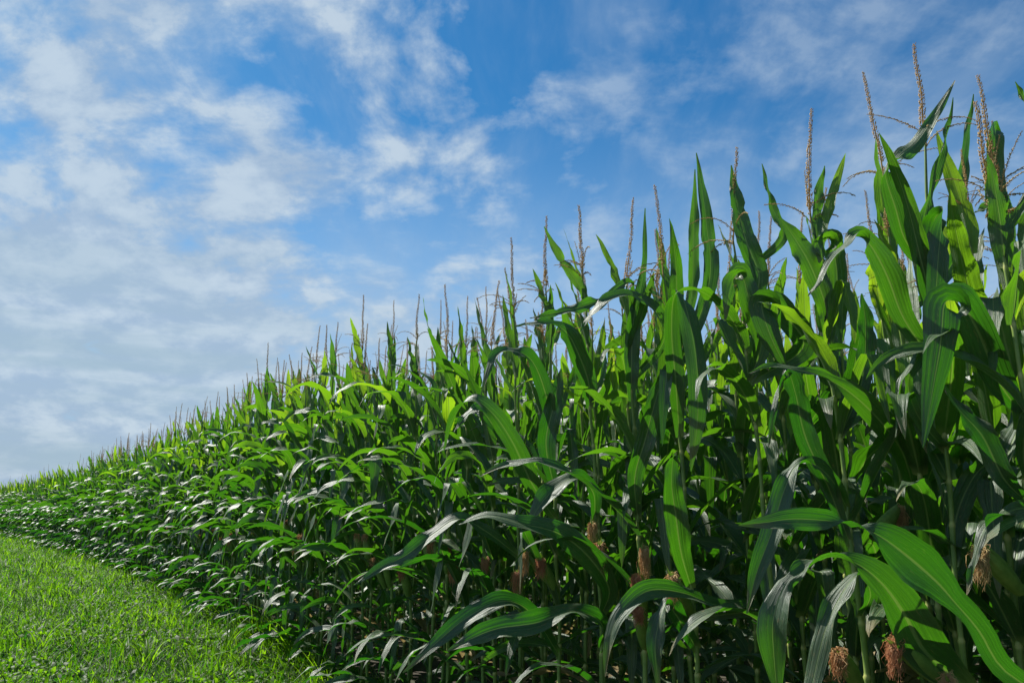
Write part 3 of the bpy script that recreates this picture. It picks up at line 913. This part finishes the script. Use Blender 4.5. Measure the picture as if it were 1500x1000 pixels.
ORD = ['first', 'second', 'third', 'fourth', 'fifth', 'sixth', 'seventh', 'eighth', 'ninth', 'tenth', 'eleventh', 'twelfth',
       'thirteenth', 'fourteenth', 'fifteenth', 'sixteenth', 'seventeenth', 'eighteenth', 'nineteenth', 'twentieth']
WHERE = [('in the edge row', 'edge row'), ('in the second row', 'second row'), ('in the third row', 'third row'), ('in the fourth row', 'fourth row')]
ranks = {}
for r in range(4):
    ids = sorted((i for i in ind if cand[i][1] == r), key=lambda i: cand[i][3])
    for q, i in enumerate(ids):
        ranks[i] = (q, len(ids))
rest = []
for i, (sc, r, p, d) in enumerate(cand):
    if i not in ind:
        rest.append((p[0], p[1], r)); continue
    rnd = random.Random(1000 + i)
    front = r == 0
    q, nq = ranks[i]
    group = 'corn plants in the ' + WHERE[min(r, 3)][1]
    if r == 0:
        if q < len(ORD):
            label = ORD[q] + ' plant of the corn edge row leftward of the plant with the long low blade'
        elif d < 12:
            label = 'corn plant with blades blown left in the edge row where the grass lane narrows'
            group = 'corn plants along the middle of the lane'
        else:
            label = 'distant corn plant in the edge row where the field curves toward the horizon'
            group = 'distant corn plants of the edge row'
    elif d < 6:
        label = 'corn plant with shaded lower stalk ' + WHERE[r][0] + ' behind the nearest edge plants'
    else:
        label = 'corn plant showing mostly its top ' + WHERE[r][0] + ' beyond the lane bend'
        group += ' further along'
    det = 2 if d < 5.5 and r < 2 else (1 if d < 11 and r < 3 else 0)
    corn_plant(p[0], p[1], rnd, label, group, front, detail=det, scale=1.0 + .10 * min(1, max(0, (d - 5) / 3)),
               ear=None if r < 2 else 0)

# ------------------------------------------------------------------ the rest of the crop, one mass
def crop_template(rnd, nu, nv, front, nfl):
    b = Buf()
    tp, fr, zs, ln, pl = plant_spec(rnd, front)
    V, F, U, pa = stalk_geo(tp, ln, rnd, zs[::3] if nu < 9 else zs, 5 if nu > 7 else 3)
    b.add(V, F, U, rnd.random(), pa, 1)
    for i, (h, z) in enumerate(zip(fr, zs)):
        V, F, U, pa = grown_leaf(stalk_at(z, tp, ln), leaf_phi(i, pl, front, rnd), h, rnd, nu, nv, .55 if front else .35, 1.42 if front else 1.38)
        b.add(V, F, U, min(1, max(0, .60 * rnd.random() + .60 * (h - .35))), pa, 0)
    sp, br, _L = tassel_meshes(rnd, nfl, False)
    for q in ((sp, br) if (nu > 9 or rnd.random() < .5) else ()):
        V, F, U, T, Pa, M_ = q.cat()
        b.add(V + stalk_at(tp, tp, ln) - np.array((0, 0, .04)), F, U, T, Pa, 2)
    return b.cat()


def build_crop():
    rnd = random.Random(77)
    T_near = [crop_template(rnd, 11, 3, False, .5) for _ in range(14)]
    T_edge = [crop_template(rnd, 9, 3, True, .25) for _ in range(14)]
    T_far = [crop_template(rnd, 7, 3, False, .12) for _ in range(12)]
    pts = list(rest)
    for r in range(4, 22):                            # rows deeper in the field
        l = rnd.uniform(0, .2)
        while l < 46:
            p = edge_pt(l, r * ROW + rnd.uniform(-.06, .06))
            d = math.hypot(*p)
            l += rnd.uniform(.14, .20) * (1.0 if d < 8 else 1.6)
            if p[1] > .2 and p[0] / max(p[1], .1) < 1.2 and d < 30:
                pts.append((p[0], p[1], r))
    for r in range(0, 14):                            # where the field runs away over the plain
        l = 46 if r >= 4 else 60
        while l < 118:
            p = edge_pt(l, r * ROW + rnd.uniform(-.1, .1))
            l += rnd.uniform(.3, .5)
            pts.append((p[0], p[1], r))
    b = Buf()
    for (x, y, r) in pts:
        d = math.hypot(x, y)
        pool = T_edge if (r == 0 and d > 9) else (T_near if d < 12 else (T_edge if r < 2 else T_far))
        V, F, U, T, Pa, M_ = pool[rnd.randrange(len(pool))]
        a = rnd.uniform(-.35, .35) if r < 2 else rnd.uniform(-.8, .8)
        s = rnd.uniform(.99, 1.10) if d > 7 else rnd.uniform(.96, 1.07)
        c, s_ = math.cos(a) * s, math.sin(a) * s
        W = np.stack([V[:, 0] * c - V[:, 1] * s_ + x, V[:, 0] * s_ + V[:, 1] * c + y, V[:, 2] * s], -1)
        b.V.append(W); b.F.append(np.where(F >= 0, F + b.n, F)); b.U.append(U)
        b.T.append(np.clip(T + rnd.uniform(-.2, .2), 0, 1)); b.Pa.append(Pa); b.M.append(M_); b.n += len(W)
    o = link('corn_crop', b.mesh('corn_crop', [M_LEAF, M_STALK, M_TASSEL]))
    o['kind'] = 'stuff'
    o['label'] = 'dense green corn crop filling the field behind the edge plants'
    o['category'] = 'corn crop'
    print('crop plants', len(pts), 'verts', b.n)


build_crop()

# ------------------------------------------------------------------ ground and grass
def build_ground():
    n = 60
    g = np.linspace(-1, 1, n)
    g = np.sign(g) * np.abs(g) ** 2.6 * 1400
    X, Y = np.meshgrid(g, g, indexing='ij')
    V = np.stack([X, Y, 0 * X], -1).reshape(-1, 3)
    o = link('ground', make_mesh('ground', V, grid_faces(n, n), None, .5, 0, [M_SOIL]))
    o['kind'] = 'structure'


build_ground()


def blades(n, X, Y, L, W, tint, pale, rg, lean=.55, segs=3, zoff=0.0):
    """n curved blades at once -> arrays"""
    phi = rg.uniform(0, 2 * np.pi, n)
    L = L * np.where(rg.random(n) < .02, 1.7, .95)
    phi = phi + .25 * np.sin(WIND - phi)
    th0 = rg.uniform(.05, .9, n); th1 = th0 + rg.uniform(.2, 2.2, n) * lean * 1.6
    face = phi + np.pi / 2 + rg.uniform(-.6, .6, n)
    S = np.stack([np.cos(face), np.sin(face), rg.uniform(-.3, .3, n)], -1)
    c = np.stack([X, Y, np.full(n, zoff)], -1)
    rows = []
    for i in range(segs + 1):
        t = i / segs
        w = W * (1.0, 1.15, .8, .0)[i] * .5 if segs == 3 else W * (1 - t) * .5
        if i < segs:
            rows += [c - S * w[:, None], c + S * w[:, None]]
        else:
            rows += [c]
        th = th0 + (th1 - th0) * (t + .5 / segs)
        c = c + (np.stack([np.cos(phi) * np.sin(th), np.sin(phi) * np.sin(th), np.cos(th)], -1) * (L / segs)[:, None])
    V = np.stack(rows, 1)                         # n, 2*segs+1, 3
    k = 2 * segs + 1
    f = [(2 * i, 2 * i + 1, 2 * i + 3, 2 * i + 2) for i in range(segs - 1)] + [(2 * segs - 2, 2 * segs - 1, 2 * segs, -1)]
    f = np.array(f)
    F = np.where(f[None] >= 0, f[None] + (np.arange(n) * k)[:, None, None], -1)
    return V.reshape(-1, 3), F.reshape(-1, 4), np.repeat(tint, k), np.repeat(pale, k)


def build_grass():
    rg = np.random.default_rng(3)
    N = 420000
    # distance from the lane: denser close by
    y = 3.2 * (46 / 3.2) ** (rg.random(N) ** .92)
    wl = -y * .72 - 1.2
    wr = edge_x(y) + .45
    x = wl + (wr - wl) * rg.random(N)
    keep = (wr > wl)
    x, y = x[keep], y[keep]
    near = (np.sin(x * 5.1 + 2 * np.sin(y * 3.3)) * np.sin(y * 4.3 + 1.7 * np.sin(x * 2.9)))
    d = np.hypot(x, y)
    n = len(x)
    L = rg.uniform(.04, .19, n) * (1 + .40 * near) * (1 + .02 * d)
    broad = rg.random(n) < .42
    L = np.where(broad, L * .55, L)
    W = np.where(broad, rg.uniform(.012, .028, n), rg.uniform(.006, .014, n)) * (1 + .045 * np.maximum(d - 6, 0))
    inside = np.clip((x - edge_x(y)) / .45 + .2, 0, 1)
    L *= 1 - .5 * inside
    tint = np.clip(.36 + .28 * near + rg.normal(0, .30, n), 0, 1)
    edge_d = np.abs(x - edge_x(y))
    L *= 1 + .9 * np.exp(-(edge_d / .35) ** 2) * (np.sin(x * 7 + y * 3) > -.2)
    pale = (rg.random(n) < .04) * rg.uniform(.3, 1, n)
    b = Buf()
    V, F, T, Pa = blades(n, x, y, L, W, tint, pale, rg)
    b.add(V, F, None, T, Pa)
    # broad low weed leaves among the blades
    m = 60000
    ys = 3.6 * (34 / 3.6) ** rg.random(m)
    xs = (-ys * .72 - 1) + (edge_x(ys) + .2 + ys * .72 + 1) * rg.random(m)
    kk = (np.sin(xs * 2.3 + 1.3 * np.sin(ys * 1.7)) + np.sin(ys * 2.9 + xs)) > -.3
    xs, ys = xs[kk], ys[kk]; m = len(xs)
    V, F, T, Pa = blades(m, xs, ys, rg.uniform(.03, .075, m), rg.uniform(.016, .034, m), np.clip(rg.normal(.45, .3, m), 0, 1), (rg.random(m) < .05) * .8, rg, .9, zoff=0.0)
    V[:, 2] += np.repeat(rg.uniform(.01, .13, m), 7)
    b.add(V, F, None, T, Pa)
    # thin taller stems that stand out of the sward
    m = 5200
    ys = 4 * (34 / 4) ** rg.random(m)
    xs = (-ys * .72 - 1) + (edge_x(ys) + .3 + ys * .72 + 1) * rg.random(m)
    V, F, T, Pa = blades(m, xs, ys, rg.uniform(.22, .42, m), rg.uniform(.003, .0065, m) * (1 + .04 * ys), rg.uniform(0, .5, m), (rg.random(m) < .2) * .7, rg, .35)
    b.add(V, F, None, T, Pa)
    # sparser sward beyond the frame
    m = 70000
    xs = rg.uniform(-34, 3, m); ys = rg.uniform(-4, 46, m)
    k = (xs < edge_x(np.maximum(ys, -.7)) + .2) & ~((ys > 3.2) & (xs > -ys * .72 - 1.2))
    xs, ys = xs[k], ys[k]; m = len(xs)
    V, F, T, Pa = blades(m, xs, ys, rg.uniform(.10, .22, m), rg.uniform(.012, .030, m), rg.random(m), np.zeros(m), rg)
    b.add(V, F, None, T, Pa)
    o = link('grass', b.mesh('grass', [M_GRASS]))
    o['kind'] = 'stuff'
    o['label'] = 'bright green weedy grass covering the lane beside the corn'
    o['category'] = 'grass'
    print('grass verts', b.n)


build_grass()


def build_tufts():
    rnd = random.Random(9)
    spots = [((440, 990), 'long arching grass tuft under the corn edge, closest to the bottom of the photo', 16, .62),
             ((392, 965), 'tall grass tuft with broad bent blades just left of the corn stalks', 13, .50),
             ((330, 972), 'upright grass tuft standing in the lane near the bottom of the photo', 12, .42),
             ((215, 985), 'leafy grass tuft in the lane halfway between corn and photo edge', 12, .36),
             ((60, 960), 'spreading grass tuft in the lane at the lower left corner', 14, .36),
             ((352, 912), 'small grass tuft tucked against the leaning lower corn blades', 10, .40)]
    for (px, py), label, n, L in spots:
        c, s_ = math.cos(PITCH), math.sin(PITCH)
        u, v = (px - 750) / FPX, (500 - py) / FPX
        t = EYE / -(s_ + v * c)
        x, y = u * t, (c - v * s_) * t
        b = Buf()
        for i in range(n):
            a = rnd.uniform(0, 6.283); k = 12
            s = np.linspace(0, 1, k)
            al = rnd.uniform(.1, .5) + rnd.uniform(.6, 2.0) * s ** 1.5
            l = L * rnd.uniform(.7, 1.35)
            T = np.stack([math.cos(a) * np.sin(al), math.sin(a) * np.sin(al), np.cos(al)], -1)
            C = np.vstack([(rnd.uniform(-.04, .04), rnd.uniform(-.04, .04), 0), ]) + np.vstack([(0, 0, 0), np.cumsum(T[:-1] * l / (k - 1), 0)])
            S = np.tile((-math.sin(a), math.cos(a), 0.), (k, 1)); N = np.cross(S, T)
            V, F, U = blade(C, N, S, rnd.uniform(.008, .013) * np.clip(1 - s ** 2, .02, 1), 3, .5, .2, .002, rnd)
            b.add(V, F, U, rnd.uniform(.35, 1), 0)
        o = link('grass_tuft', b.mesh('grass_tuft', [M_GRASS]))
        o.location = (x, y, 0)
        o['label'] = label; o['category'] = 'grass tuft'; o['group'] = 'grass tufts in the lane'


build_tufts()


def build_litter():
    rnd = random.Random(21)
    b = Buf()
    for i in range(700):
        l = rnd.uniform(.5, 34)
        p = edge_pt(l, rnd.uniform(.25, 2.8))
        a = rnd.uniform(0, 6.283); k = 7
        s = np.linspace(0, 1, k)
        ph = a + rnd.uniform(-1.2, 1.2) * s
        L = rnd.uniform(.12, .5)
        T = np.stack([np.cos(ph), np.sin(ph), rnd.uniform(-.1, .25) * np.cos(s * 5)], -1)
        C = np.array((p[0], p[1], rnd.uniform(.02, .09))) + np.vstack([(0, 0, 0), np.cumsum(T[:-1] * L / (k - 1), 0)])
        C[:, 2] = np.maximum(C[:, 2], .012)
        S = np.stack([-np.sin(ph), np.cos(ph), 0 * ph + rnd.uniform(-.3, .3)], -1)
        V, F, U = blade(C, norm(np.cross(T, S)), norm(S), rnd.uniform(.008, .025) * width_profile(s), 3, .6, .9, .004, rnd)
        b.add(V, F, U, rnd.random(), rnd.random())
    o = link('leaf_litter', b.mesh('leaf_litter', [M_DRY]))
    o['kind'] = 'stuff'
    o['label'] = 'dry brown leaf litter scattered on the soil under the corn'
    o['category'] = 'leaf litter'


build_litter()
